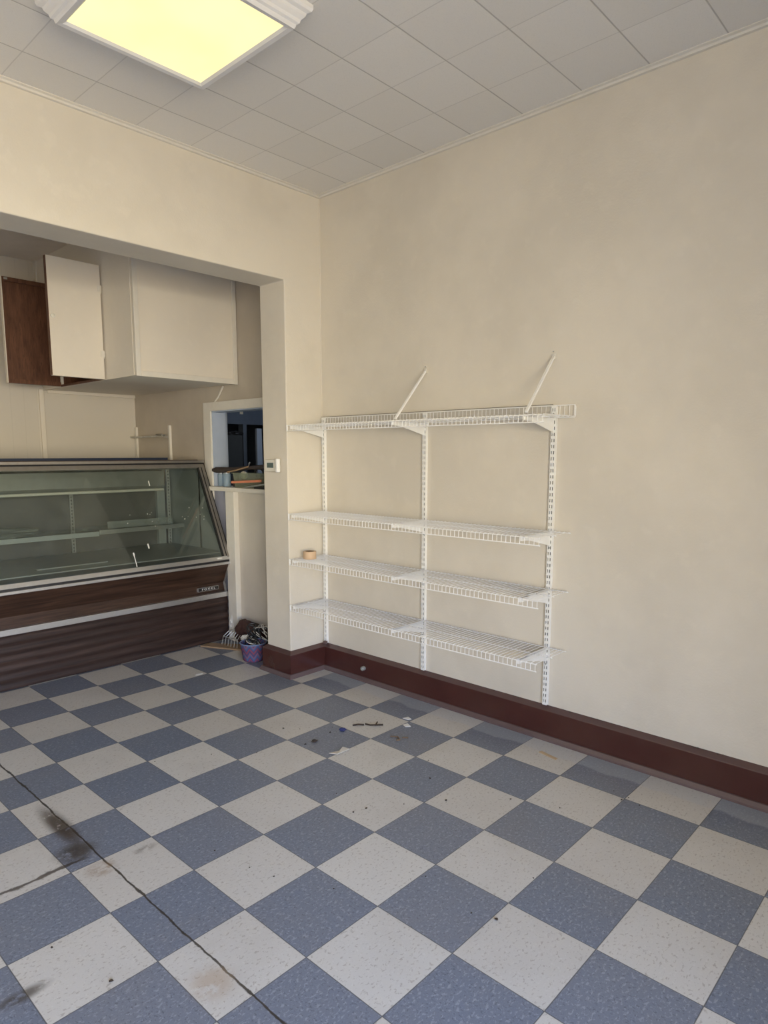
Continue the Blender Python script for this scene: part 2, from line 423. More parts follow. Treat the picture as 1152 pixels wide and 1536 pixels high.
bm = BM(); box(bm, XL-.15, 5.2, YF-.15, 6.8, -.10, 0.0)
struct('floor', bm, 'floor', label='blue and cream checkerboard vinyl tile floor with a long dark crack')
struct('ceiling', boxes((XL-.15, XR+.12, YF-.15, YB+.02, H, H+.12)), 'ceiling', label='ceiling of pale square acoustic tiles')
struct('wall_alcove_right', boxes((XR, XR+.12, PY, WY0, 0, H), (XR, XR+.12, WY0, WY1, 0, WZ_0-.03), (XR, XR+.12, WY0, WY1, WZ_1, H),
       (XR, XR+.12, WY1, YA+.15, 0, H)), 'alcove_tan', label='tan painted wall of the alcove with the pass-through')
struct('wall_right', boxes((XR, XR+.12, YF-.15, PY, 0, H)), 'wall', label='long cream plaster wall behind the wire shelves')
bm = BM(); prism(bm, [(XL-.15, 0), (AX, 0), (AX, HB), (PX, HB), (PX, 0), (XR, 0), (XR, H), (XL-.15, H)], 'Y', YB, PY)
struct('wall_back', bm, 'wall_back', bevel=.006, label='cream wall with the wide opening to the counter alcove')
struct('wall_alcove', boxes((AX-.12, XR, YA, YA+.12, 0, HA)), 'bead', label='panelled cream wall at the rear of the alcove')
struct('wall_alcove_left', boxes((AX-.12, AX, PY, YA, 0, HA)), 'alcove', label='plain left wall of the alcove')
struct('ceiling_alcove', boxes((AX-.12, XR, PY, YA+.12, HA, HA+.10)), 'alcove_ceiling', label='low dark ceiling of the alcove')
struct('wall_left', boxes((XL-.15, XL, YF-.15, YB, 0, H)), 'wall', label='plain cream wall on the left of the shop')
# front wall with shop window and glazed door, behind the camera
struct('wall_front', boxes((XL, WX0, YF-.15, YF, 0, H), (WX1, XR, YF-.15, YF, 0, H), (WX0, WX1, YF-.15, YF, 0, WZ0), (WX0, WX1, YF-.15, YF, WZ1, H)),
       'wall', label='shop front wall with the wide window')
wf = BM()
for a, b in ((WX0, WX0+.05), (WX1-.05, WX1), ((WX0+WX1)/2-.03, (WX0+WX1)/2+.03)): box(wf, a, b, YF-.12, YF-.04, WZ0, WZ1)
box(wf, WX0, WX1, YF-.12, YF-.04, WZ0, WZ0+.05); box(wf, WX0, WX1, YF-.12, YF-.04, WZ1-.05, WZ1)
struct('wall_light_block', boxes((-.25, -.10, YF, -2.25, 0, H)), 'wall', label='unseen stub wall added to shade the near right wall')  # stub wall added behind the camera to keep window light off the right wall
struct('window_1', wf, 'white_trim', label='white frame of the wide shop window')

# painted lilac part of the right wall under the pass-through
struct('trim_1', boxes((XR-.003, XR, 3.03, YA, 0, WZ_0-.02)), 'alcove_lilac', label='lilac grey painted stretch of wall beside the glass case')
# cover moulding at the ceiling
bm = BM(); prism(bm, [(XR, H), (XR-.028, H), (XR-.028, H-.004), (XR-.016, H-.008), (XR-.012, H-.016), (XR, H-.018)], 'Y', YF, YB)
struct('trim_2', bm, 'white_trim', label='thin cream moulding between right wall and ceiling')
bm = BM(); prism(bm, [(YB, H), (YB-.028, H), (YB-.028, H-.004), (YB-.016, H-.008), (YB-.012, H-.016), (YB, H-.018)], 'X', XL, XR)
struct('trim_3', bm, 'white_trim', label='thin cream moulding above the alcove opening')
# hairline joint down the inner corner, raised bead
bm = BM(); tube(bm, [(XR-.002, YB-.002, .18), (XR-.002, YB-.002, H-.02)], .004, 6)
struct('trim_4', bm, 'wall_back', label='painted bead in the inner corner of the room')

# oxblood baseboard: board, bevelled cap and quarter round, mitred round the pier
def bb_profile(path, name, label):
    prof = [(0, 0), (.043, 0), (.042, .010), (.037, .020), (.034, .027), (.026, .030), (.026, .154), (.024, .158), (0, .178)]
    bm = BM(); rings = []
    n = len(path)
    for i, p in enumerate(path):
        p = Vector(p)
        def nrm(a, b): d = (Vector(b)-Vector(a)).normalized(); return Vector((-d.y, d.x))
        ns = []
        if i > 0: ns.append(nrm(path[i-1], path[i]))
        if i < n-1: ns.append(nrm(path[i], path[i+1]))
        if len(ns) == 2: m_ = (ns[0]+ns[1]).normalized(); m_ = m_/m_.dot(ns[0])
        else: m_ = ns[0]
        rings.append([bm.verts.new((p.x+m_.x*d, p.y+m_.y*d, z)) for d, z in prof])
    for A, B in zip(rings, rings[1:]):
        for k in range(len(prof)-1): bm.faces.new((A[k], A[k+1], B[k+1], B[k]))
    bm.faces.new(rings[0]); bm.faces.new(rings[-1][::-1])
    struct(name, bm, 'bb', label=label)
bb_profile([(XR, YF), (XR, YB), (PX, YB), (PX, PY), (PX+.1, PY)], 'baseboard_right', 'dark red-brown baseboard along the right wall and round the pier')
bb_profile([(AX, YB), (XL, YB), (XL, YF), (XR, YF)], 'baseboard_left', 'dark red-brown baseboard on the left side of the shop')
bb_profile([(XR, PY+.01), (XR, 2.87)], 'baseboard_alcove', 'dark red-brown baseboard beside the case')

# pass-through window in the right wall of the alcove
def casing():
    bm = BM(); prism(bm, [(WY1-.004, 1.10), (WY1+.098, 1.10), (WY1+.098, WZ_1+.064), (WY0-.09, WZ_1+.064), (WY0-.09, WZ_1-.004), (WY1-.004, WZ_1-.004)], 'X', XR-.018, XR); return bm
w2 = obj('window_2', boxes((XR-.004, XR+.12, WY0, WY0+.012, WZ_0, WZ_1), (XR-.004, XR+.12, WY1-.012, WY1, WZ_0, WZ_1), (XR-.004, XR+.12, WY0, WY1, WZ_1-.012, WZ_1)), 'lightblue')
tag(w2, 'pass-through opening to the blue room beside the pier', None, None, 'structure')
struct('window_frame', casing(), 'white_trim', w2, bevel=.002)
struct('window_sill', boxes((XR-.055, XR+.125, WY0-.06, WY1+.075, WZ_0-.028, WZ_0+.004)), 'white_trim', w2, bevel=.003)
# post and skirting board under the sill
struct('trim_5', boxes((XR-.055, XR, 2.925, 3.035, 0, WZ_0-.028)), 'white_trim', label='pale vertical post under the pass-through sill', bevel=.003)
struct('trim_6', boxes((XR-.012, XR, PY+.01, 2.925, .178, WZ_0-.028)), 'alcove', label='cream panel under the pass-through sill')

# blue room beyond
NX = XR+.12
struct('wall_beyond', boxes((NX, 5.2, 6.4, 6.5, 0, 2.8), (5.1, 5.2, 1.6, 6.4, 0, 2.8), (NX, 5.2, 1.5, 1.6, 0, 2.8), (NX-.1, NX, YA+.12, 6.5, 0, 2.8)), 'bluewall', label='dark blue walls of the room beyond')
struct('ceiling_beyond', boxes((NX, 5.2, 1.5, 6.5, 2.8, 2.9)), 'bluewall', label='dark ceiling of the room beyond')
struct('wall_partition', boxes((NX, NX+.078, 3.35, 3.45, 0, 2.8)), 'lightblue', label='pale blue wall end just inside the pass-through')
struct('wall_beyond_screen', boxes((NX, 2.58, 4.72, 4.80, 0, 2.8), (3.40, 4.6, 4.72, 4.80, 0, 2.8), (2.58, 3.40, 4.72, 4.80, 1.78, 2.8), (2.865, 2.91, 4.71, 4.80, 0, 1.78)), 'bluewall', label='dark blue doorway wall in the room beyond')

# ------------------------------------------------------------------ alcove trims
struct('trim_7', boxes((.780, XR-.004, YA-.022, YA, 1.965, 2.022)), 'cabinet', label='horizontal cream batten on the alcove rear wall')
struct('trim_8', boxes((.715, .750, YA-.020, YA, 0, 1.99)), 'cabinet', label='vertical cream batten on the alcove rear wall', bevel=.002)
struct('trim_9', boxes((.735, .752, YA-.05, YA, 2.76, HA)), 'white_trim', label='short upright strip above the open cabinet')

# ------------------------------------------------------------------ ceiling light
LX0, LX1, LY0, LY1, LZ = -.32, .25, .683, 1.256, 3.004
lt = thing('ceiling_light', ((LX0+LX1)/2, (LY0+LY1)/2, LZ), 'square glowing ceiling light framed in white crown moulding', 'light')
prof = [(.000, .002), (.017, 0), (.020, .005), (.022, .014), (.031, .019), (.034, .030), (.046, .042), (.049, .052), (.062, .058), (.067, .067), (.067, .081)]
bm = BM(); rings = []
for d, h in [(-.012, .012)] + prof:
    rings.append([bm.verts.new(v) for v in ((LX0-d, LY0-d, LZ+h), (LX1+d, LY0-d, LZ+h), (LX1+d, LY1+d, LZ+h), (LX0-d, LY1+d, LZ+h))])
for A, B in zip(rings, rings[1:]):
    for k in range(4): bm.faces.new((A[k], A[(k+1) % 4], B[(k+1) % 4], B[k]))
obj('crown_frame', bm, simple('lamp_frame_white', (.70, .70, .70), .5, var=.03), lt)
obj('lamp_diffuser', boxes((LX0-.004, LX1+.004, LY0-.004, LY1+.004, LZ+.010, LZ+.016)), 'lamp', lt)

# ------------------------------------------------------------------ upper cabinet
KX, KY, KZ = .748, 2.906, 1.985
OY0, OY1, OZ0, OZ1 = 3.372, 4.132, 2.004, 2.752
kb = thing('wall_cabinet', (KX, KY, KZ), 'cream painted wall cabinet high in the alcove with two open side doors', 'cabinet')
bm = BM()
box(bm, KX, XR-.002, KY, KY+.02, KZ, HA)                                  # front panel
box(bm, KX, KX+.02, KY+.02, OY0, KZ, HA); box(bm, KX, KX+.02, OY1, YA-.02, KZ, HA)
box(bm, KX, KX+.02, OY0, OY1, KZ, OZ0); box(bm, KX, KX+.02, OY0, OY1, OZ1, HA)
obj('body', bm, 'cabinet', kb)
obj('underside', boxes((KX+.02, XR-.002, KY+.02, YA-.03, KZ+.004, KZ+.016)), 'cabinet', kb)
obj('face_trim', boxes((KX-.004, KX+.030, KY-.010, KY, KZ-.006, HA), (XR-.036, XR-.004, KY-.010, KY, KZ-.006, HA), (KX+.030, XR-.036, KY-.010, KY, KZ-.006, KZ+.030)), 'white_trim', kb, bevel=.002)
obj('corner_bead', boxes((KX-.003, KX, KY+.03, KY+.034, KZ, HA)), 'cabinet', kb)
o = obj('interior', boxes((KX+.02, XR-.03, OY0-.02, OY0-.004, OZ0, OZ1), (KX+.02, XR-.03, OY1+.004, OY1+.02, OZ0, OZ1), (KX+.02, XR-.03, OY0, OY1, OZ0-.012, OZ0-.001),
     (KX+.02, XR-.03, OY0, OY1, OZ1, OZ1+.012), (XR-.04, XR-.03, OY0, OY1, OZ0, OZ1), (KX+.02, XR-.04, OY0, OY1, 2.37, 2.385)), 'brownwood', kb); o['label'] = 'bare brown wood interior and shelf'
o = obj('opening_lip', boxes((KX-.003, KX, OY0, OY1, KZ+.002, OZ0)), 'brownwood', kb); o['label'] = 'bare brown wood lip below the opening'
# near door: painted outside faces the shop
dn = obj('door', boxes((.381, .736, OY0-.028, OY0, 1.986, 2.757)), 'cabinet', kb, bevel=.0015)
dn['label'] = 'open door showing its cream painted face'
o = obj('door_edge', boxes((.3775, .381, OY0-.029, OY0+.001, 1.988, 2.755)), 'brownwood', dn); o['label'] = 'bare wood edge'
for z in (2.16, 2.60):
    bm = BM(); tube(bm, [(.745, OY0-.010, z-.028), (.745, OY0-.010, z+.028)], .0055, 8); box(bm, .716, .744, OY0-.0305, OY0-.028, z-.02, z+.02)
    obj('hinge', bm, 'white_trim', dn)
bm = BM(); lathe(bm, (.404, OY0-.028, 2.375), [(.004, 0), (.015, 0), (.015, -.012), (.010, -.014), (.007, -.005), (.001, -.004)], 16, 'Y')
obj('knob', bm, 'ceramic', dn, smooth=True)
# far door: its bare inner side faces the shop
df = obj('door', boxes((.360, .742, OY1, OY1+.016, 1.990, 2.752)), 'brownwood', kb)
df['label'] = 'open door showing its bare brown inner side'
obj('inner_rail', boxes((.362, .742, OY1-.016, OY1, 1.990, 2.020), (.362, .742, OY1-.016, OY1, 2.722, 2.752), (.362, .378, OY1-.016, OY1, 2.020, 2.722)), 'brownwood', df)
obj('door_edge', boxes((.356, .362, OY1-.016, OY1+.017, 1.990, 2.752)), 'cabinet', df)
o = obj('catch_plate', boxes((.376, .402, OY1-.018, OY1-.016, 2.732, 2.746)), 'steel', df); o['label'] = 'small metal catch plate'

# thin stick between cabinet and pass-through casing
bm = BM(); tube(bm, [(XR-.010, 3.085, 1.978), (XR-.008, 3.16, 1.90), (XR-.012, 3.20, 1.868)], .0075, 8)
one('conduit', bm, 'white_trim', (XR-.01, 3.16, 1.87), 'short cream conduit slanting from the wall cabinet to the pass-through casing', 'conduit', smooth=True)

# small rail shelf on the alcove right wall
rs = thing('rail_shelf', (XR, 4.20, 1.40), 'small silver shelf on two thin cream rails above the glass case', 'shelf')
for y in (3.905, 4.495): obj('rail', boxes((XR-.020, XR, y-.011, y+.011, 1.10, 1.705)), 'white_trim', rs)
bm = BM(); box(bm, XR-.075, XR-.021, 3.915, 4.48, 1.606, 1.612)
tube(bm, [(XR-.075, 3.915, 1.615), (XR-.075, 4.48, 1.615)], .005, 6)
obj('shelf_board', bm, 'foil', rs)
bm = BM(); blob(bm, (XR-.05, 4.00, 1.624), (.022, .07, .009), 3, .3)
one('foil_scrap', bm, 'foil', (XR-.05, 4.0, 1.614), 'crumpled dark foil lying on the small rail shelf', 'foil')

# ------------------------------------------------------------------ display case
CX0, CX1 = -1.05, 1.503
cs = thing('display_case', ((CX0+CX1)/2, 3.5, 0), 'long refrigerated display case with slanted glass and brown wood-grain front', 'display case')
# lower front, gently ridged
n = 60; prof = []
for i in range(n+1):
    z = .004 + (.350-.004)*i/n
    prof.append((3.060 - .003*math.sin(2*math.pi*z/.058), z))
prof += [(3.10, .350), (3.10, .004)]
bm = BM(); prism(bm, prof, 'X', CX0, CX1)
o = obj('lower_panel', bm, 'laminate_low', cs, smooth=True); o['label'] = 'ridged dark wood-grain kick panel'
bm = BM(); prism(bm, [(3.076, .388), (3.092, .458), (3.016, .614), (3.06, .614), (3.13, .46), (3.13, .388)], 'X', CX0, CX1-.014)
o = obj('upper_panel', bm, 'laminate', cs); o['label'] = 'dark wood-grain panel leaning out under the glass'
obj('metal_strip', boxes((CX0, CX1+.002, 3.046, 3.10, .350, .389)), 'alu', cs, bevel=.003)
bm = BM(); prism(bm, [(3.070, .389), (3.086, .458), (3.008, .616), (3.016, .620), (3.098, .460), (3.084, .389)], 'X', CX1-.014, CX1)
obj('end_moulding', bm, 'alu', cs)
bm = BM(); prism(bm, [(3.098, .389), (3.112, .458), (3.030, .616), (3.15, .616), (3.15, .389)], 'X', CX1+.0005, CX1+.006)
obj('side_gasket', bm, 'navy', cs)
obj('end_panel', boxes((CX1+.000, CX1+.012, 3.10, 3.93, .01, .62)), 'navy', cs)
obj('ledge', boxes((CX0, CX1+.006, 2.994, 3.06, .614, .634)), 'alu', cs, bevel=.003)
bm = BM(); prism(bm, [(3.002, .634), (3.003, .650), (3.03, .650), (3.03, .634)], 'X', CX0, CX1+.004)
obj('gasket', bm, 'black', cs)
# slanted glass frame: direction along the slope
A0, A1 = Vector((0, 3.000, .650)), Vector((0, 3.345, 1.388))
sl = (A1-A0).normalized(); nn = Vector((0, -sl.z, sl.y)); Ls = (A1-A0).length
def slant(bm, xa, xb, s0, s1, d0, d1):
    vs_ = []
    for x in (xa, xb):
        for s in (s0, s1):
            for d in (d0, d1):
                p = A0 + sl*s - nn*d; vs_.append(bm.verts.new((x, p.y, p.z)))
    for f in ((0,1,3,2),(4,6,7,5),(0,4,5,1),(2,3,7,6),(0,2,6,4),(1,5,7,3)): bm.faces.new([vs_[i] for i in f])
bm = BM(); slant(bm, CX0, CX1, 0, .030, -.004, .02)
obj('bottom_rail', bm, 'alu', cs, bevel=.002)
bm = BM(); slant(bm, CX0, CX1, Ls-.036, Ls-.006, -.004, .02)
obj('top_rail', bm, 'alu_dark', cs, bevel=.002)
for q in ((CX1-.052, CX1-.033, .030, Ls-.036, -.002, .02), (CX1-.027, CX1-.004, .020, Ls-.010, -.006, .02), (CX0, CX0+.04, .030, Ls-.036, -.004, .02)):
    bm = BM(); slant(bm, *q); obj('side_rail', bm, 'alu_dark', cs, bevel=.002)
for q in ((CX1-.060, CX1-.052, .030, Ls-.036, -.003, .02), (CX1-.033, CX1-.027, .015, Ls-.010, -.003, .018), (CX1-.004, CX1+.004, .0, Ls+.006, -.004, .03), (CX0, CX1+.004, Ls-.006, Ls+.006, -.003, .03)):
    bm = BM(); slant(bm, *q); obj('gasket', bm, 'black', cs)
bm = BM(); slant(bm, CX0+.04, CX1-.058, .028, Ls-.034, .004, .010)
obj('glass_pane', bm, 'glass', cs)
def splash(*q, nm='paint_speck'):
    bm = BM(); slant(bm, *q); o = obj(nm, bm, 'whitechip', cs); o['label'] = 'white paint speck on the glass' if nm == 'paint_speck' else 'white paint drip on the glass'
bm = BM(); slant(bm, .7395, .7435, .035, .125, -.0015, .004); slant(bm, .737, .746, .118, .140, -.0015, .004)
o = obj('paint_drip', bm, 'whitechip', cs); o['label'] = 'long white paint drip on the glass'
splash(.860, .868, .16, .195, -.0015, .004, nm='paint_drip'); splash(.996, 1.001, .640, .680, -.0015, .004, nm='paint_drip')
for k in range(16):
    r_ = random.Random(k); xx = r_.choice([.78, .95, 1.28, 1.36, 1.22]) + r_.uniform(-.03, .03); s_ = r_.uniform(.30, .46)
    splash(xx, xx+r_.uniform(.002, .005), s_, s_+r_.uniform(.002, .007), -.0015, .004)
splash(1.385, 1.425, .010, .020, -.006, -.003, nm='paint_drip')
# top
obj('top_panel', boxes((CX0, CX1+.006, 3.345, 3.90, 1.396, 1.412), (CX0, CX1+.006, 3.338, 3.352, 1.394, 1.414)), 'alu_dark', cs, bevel=.002)
obj('top_edge', boxes((CX0, CX1-.04, 3.36, 3.40, 1.412, 1.418)), 'laminate', cs)
obj('rear_channel', boxes((CX0, CX1-.02, 3.86, 3.90, 1.412, 1.432)), 'navy', cs)
# interior
o = obj('lining', boxes((CX1-.030, CX1, 3.36, 3.90, .62, 1.396), (CX0, CX0+.03, 3.36, 3.90, .62, 1.396), (CX0, CX1, 3.10, 3.90, .62, .665)), 'case_in', cs)
for xa, xb in ((CX1-.030, CX1-.001), (CX0+.001, CX0+.03)):
    bm = BM(); prism(bm, [(3.035, .62), (3.36, 1.38), (3.38, 1.38), (3.38, .62)], 'X', xa, xb); obj('end_wall', bm, 'case_in', cs)
obj('base_tank', boxes((CX0+.01, CX1-.001, 3.14, 3.90, .01, .62)), 'case_dark', cs)
obj('deck', boxes((CX0+.03, CX1-.03, 3.06, 3.84, .700, .708), (CX0+.03, CX1-.03, 3.30, 3.306, .665, .702)), 'steel', cs)
for i, (a, b) in enumerate(((CX0+.03, -.22), (-.23, .62), (.61, 1.36))):
    obj('sliding_door', boxes((a, b, 3.872-.01*(i % 2), 3.880-.01*(i % 2), .67, 1.39)), 'case_dark', cs)
obj('rear_post', boxes((1.36, 1.43, 3.84, 3.88, .67, 1.39)), 'case_in', cs)
def standard(x, y, z0, z1):
    bm = BM(); w = .014
    box(bm, x-w, x-w*.35, y, y+.012, z0, z1); box(bm, x+w*.35, x+w, y, y+.012, z0, z1)
    k = z0
    while k < z1: box(bm, x-w*.36, x+w*.36, y, y+.012, k, min(z1, k+.012)); k += .026
    o = obj('slotted_standard', bm, 'alu', cs)
standard(.655, 3.845, .70, 1.17); standard(1.445, 3.80, .70, 1.36); standard(-.40, 3.845, .70, 1.17)
# canopy light housing and shelves
bm = BM(); prism(bm, [(3.62, 1.190), (3.60, 1.215), (3.62, 1.330), (3.84, 1.360), (3.84, 1.190)], 'X', CX0+.03, 1.30)
o = obj('canopy', bm, 'steel', cs); o['label'] = 'grey metal canopy under the case top'
bm = BM(); tube(bm, [(CX0+.06, 3.59, 1.182), (1.28, 3.59, 1.182)], .011, 10)
obj('lamp_tube', bm, 'ceramic', cs, smooth=True)
obj('case_shelf', boxes((CX0+.03, .70, 3.50, 3.84, .888, .893), (.705, 1.40, 3.50, 3.84, .896, .901)), 'glass', cs)
obj('price_rail', boxes((CX0+.03, .70, 3.490, 3.502, .862, .896)), 'case_in', cs, bevel=.002)
obj('price_rail', boxes((.705, 1.40, 3.490, 3.502, .872, .904)), 'steel', cs, bevel=.002)
for x in (-.40, .655, 1.40): obj('shelf_arm', boxes((x-.004, x+.004, 3.50, 3.845, .862, .886)), 'steel', cs)
# badge
BXc, BZ = 1.338, .428
def front_y(z): return 3.076 + (z-.388)/(.458-.388)*.016
bg = obj('badge', boxes((1.248, 1.430, 3.070, 3.084, BZ-.0145, BZ+.0145)), 'alu', cs)
obj('badge_plate', boxes((1.2505, 1.4275, 3.0690, 3.0702, BZ-.012, BZ+.012)), 'black', bg)
tx = bpy.data.curves.new('badge_text', 'FONT'); tx.body = 'FOGEL'; tx.size = .021; tx.align_x = 'CENTER'; tx.align_y = 'CENTER'; tx.extrude = .0006
tx.space_character = 1.5
to = bpy.data.objects.new('tmp', tx); C.objects.link(to)
bpy.context.view_layer.update()
me = bpy.data.meshes.new_from_object(to.evaluated_get(bpy.context.evaluated_depsgraph_get()))
bpy.data.objects.remove(to)
me.transform(Matrix.Rotation(R(90), 4, 'X')); me.transform(Matrix.Diagonal((1.42, 1, .95, 1)))
me.materials.clear(); me.materials.append(M['white_metal'])
lo = bpy.data.objects.new('badge_lettering', me); C.objects.link(lo); lo.parent = bg
lo.location = Vector((1.339, 3.0684, BZ)) - parent_loc(bg)
# things inside the case
bm = BM(); blob(bm, (.13, 3.60, .925), (.16, .13, .030), 11, .28, 4)
one('plastic_wrap', bm, 'wrap', (.13, 3.60, .896), 'crumpled clear plastic wrap on the middle shelf of the case', 'plastic wrap', smooth=True)
bm = BM(); prism(bm, [(3.56, .905), (3.57, .955), (3.575, .955), (3.565, .905)], 'X', .80, 1.34); box(bm, .80, 1.34, 3.56, 3.80, .9025, .906)
one('acrylic_tray', bm, 'wrap', (1.07, 3.6, .9), 'clear acrylic tray on the right of the middle case shelf', 'tray')
bm = BM(); box(bm, .15, .62, 3.20, 3.24, .709, .716)
one('price_strip', bm, 'steel', (.4, 3.22, .708), 'loose grey metal strip lying on the case floor', 'strip')

# ------------------------------------------------------------------ thermostat
th = thing('thermostat', (PX, 2.10, 1.39), 'beige wall thermostat with a grey display on the pier side', 'thermostat')
obj('base', boxes((PX-.022, PX, 2.045, 2.180, 1.352, 1.428)), 'ceramic', th, bevel=.004)
obj('display', boxes((PX-.024, PX-.0215, 2.085, 2.150, 1.376, 1.408)), 'screen', th)
obj('cover_flap', boxes((PX-.040, PX-.014, 2.022, 2.044, 1.348, 1.436)), 'white_metal', th, bevel=.006)

# ------------------------------------------------------------------ wall shelving
SX0, SX1 = 1.243, 1.531            # front and rear rod
SY0, SY1 = .152, 1.955
UP = (.262, 1.078, 1.940)
upn = ('rightmost, above the long open baseboard', 'middle', 'leftmost, in the room corner')
def upright(y):
    r = thing('shelf_upright', (XR, y, .182), '', 'shelf upright', 'slotted uprights on the right wall')
    xf, w, z0, z1 = XR-.018, .0125, .182, 1.700
    obj('channel', boxes((xf, XR, y-w, y-w+.002, z0, z1), (xf, XR, y+w-.002, y+w, z0, z1)), 'white_metal', r)
    bm = BM()
    for a, b in ((-w, -.0085), (-.0035, .0035), (.0085, w)): box(bm, xf-.001, xf+.001, y+a, y+b, z0, z1)
    for a, b in ((-.0085, -.0035), (.0035, .0085)):
        z = z0
        while z < z1: box(bm, xf-.001, xf+.001, y+a, y+b, z, min(z1, z+.0135)); z += .0295
    obj('slotted_face', bm, 'white_metal', r)
    o = obj('slot_shade_back', boxes((XR-.006, XR-.0005, y-w+.002, y+w-.002, z0, z1)), 'case_dark', r); o['label'] = 'dark backing that paints the shade behind the slots'  # dark plate stands in for the shade inside the channel
    for z in (.40, 1.0, 1.66):
        bm = BM(); lathe(bm, (xf-.001, y, z), [(.004, 0), (.004, -.002), (.0005, -.003)], 10, 'X'); obj('screw', bm, 'steel', r)
    return r
u0 = upright(UP[0])
ups = [u0, copy_tree(u0), copy_tree(u0)]
for u, y, l in zip(ups, UP, ('white slotted upright at the right end of the wire shelves', 'white slotted upright in the middle of the wire shelves', 'white slotted upright in the room corner against the pier')):
    u.location = (XR, y, .182); u['label'] = l
ZS = (1.645, 1.086, .792, .490)
names = ('top', 'second', 'third', 'bottom')
def bracket():
    L = (XR-.019, 0, 0)
    r = thing('shelf_bracket', L, '', 'shelf bracket', 'white brackets under the wire shelves')
    x0, xt = XR-.019, SX0+.016
    bm = BM()
    prism(bm, [(x0, -.006), (xt, -.006), (xt-.004, -.012), (xt, -.024), (xt+.07, -.030), (x0, -.074)], 'Y', -.0015, .0015)
    obj('web', bm, 'white_metal', r)
    bm = BM(); box(bm, xt+.002, x0, -.007, .007, -.0065, -.004); box(bm, xt, xt+.075, -.007, -.004, -.026, -.004); box(bm, xt, xt+.075, .004, .007, -.026, -.004)
    obj('flange', bm, 'white_metal', r)
    bm = BM(); lathe(bm, (xt+.003, 0, -.026), [(.0005, 0), (.0065, .001), (.008, .006), (.008, .020), (.0065, .026)], 12)
    obj('tip_cap', bm, 'white_metal', r, smooth=True)
    return r
b0 = bracket(); first = True
for zi, z in enumerate(ZS):
    for ui, y in enumerate(UP):
        b = b0 if first else copy_tree(b0); first = False
        b.location = (XR-.019, y, z)
        b['label'] = 'white bracket under the %s wire shelf, %s' % (names[zi], ('on the upright at the right end', 'on the middle upright', 'on the corner upright'))[ui] if False else \
            'white bracket under the %s wire shelf on the %s upright' % (names[zi], ('right-end', 'middle', 'room-corner')[ui])
def wire_shelf(z, top):
    r = thing('wire_shelf', ((SX0+SX1)/2, (SY0+SY1)/2, z), '', 'shelf', 'white wire shelves on the right wall')
    rr = .0026
    bm = BM(); n = int(round((SY1-SY0-.01)/.0254))
    for i in range(n+1):
        y = SY0+.005 + (SY1-SY0-.010)*i/n
        p = [(SX1, y, z)] if not top else [(SX1+.004, y, z+.055), (SX1+.004, y, z+.004), (SX1-.001, y, z)]
        p += [(SX0+.004, y, z), (SX0-.001, y, z-.003), (SX0-.003, y, z-.008), (SX0-.003, y, z-.036)]
        tube(bm, p, .00155, 5)
    obj('cross_wires', bm, 'wire', r)
    def rod(nm, x, zz, a=SY0, b=SY1): bm = BM(); tube(bm, [(x, a, zz), (x, b, zz)], rr, 8); obj(nm, bm, 'wire', r, smooth=True)
    rod('rear_rod', SX1, z-.004); rod('middle_rod', 1.39, z-.004); rod('front_rod', SX0+.004, z-.004)
    rod('lip_rod', SX0-.001, z-.037)
    if top:
        rod('rear_lip_rod', SX1+.001, z+.054)
        bm = BM(); tube(bm, [(SX1+.001, SY0-.001, z-.004), (SX1+.001, SY0-.003, z+.006), (SX1+.001, SY0-.003, z+.046), (SX1+.001, SY0+.004, z+.054)], .0022, 6); obj('end_loop', bm, 'wire', r, smooth=True)
    bm = BM(); box(bm, SX0-.006, SX0+.006, SY1-.001, SY1+.004, z-.041, z+.002)
    obj('end_cap', bm, 'white_metal', r, bevel=.002)
    return r
ws = wire_shelf(ZS[0], True); ws['label'] = 'topmost white wire shelf with two slanting braces above it'
w0 = wire_shelf(ZS[1], False); w0['label'] = 'second white wire shelf from the top, high above the roll of tape'
for k, l in ((2, 'third white wire shelf from the top, with the roll of tape on it'), (3, 'bottom white wire shelf just above the baseboard')):
    c = copy_tree(w0); c.location = ((SX0+SX1)/2, (SY0+SY1)/2, ZS[k]); c['label'] = l
# hanging rail behind the top shelf
hr = thing('hang_rail', (XR, 1.1, 1.668), 'pale metal hanging rail on the wall behind the top wire shelf', 'rail')
bm = BM(); prism(bm, [(XR, 1.666), (XR-.008, 1.666), (XR-.008, 1.670), (XR-.0045, 1.672), (XR-.0045, 1.698), (XR-.008, 1.700), (XR-.008, 1.704), (XR, 1.704)], 'Y', .275, YB-.004)
obj('rail_body', bm, simple('dull_grey_rail', (.54, .51, .45), .5, .0, var=.08), hr)
o = obj('top_strip', boxes((XR-.0085, XR, .276, YB-.005, 1.704, 1.7065)), 'case_dark', hr); o['label'] = 'dark top edge of the rail'  # thin dark strip along the top of the rail
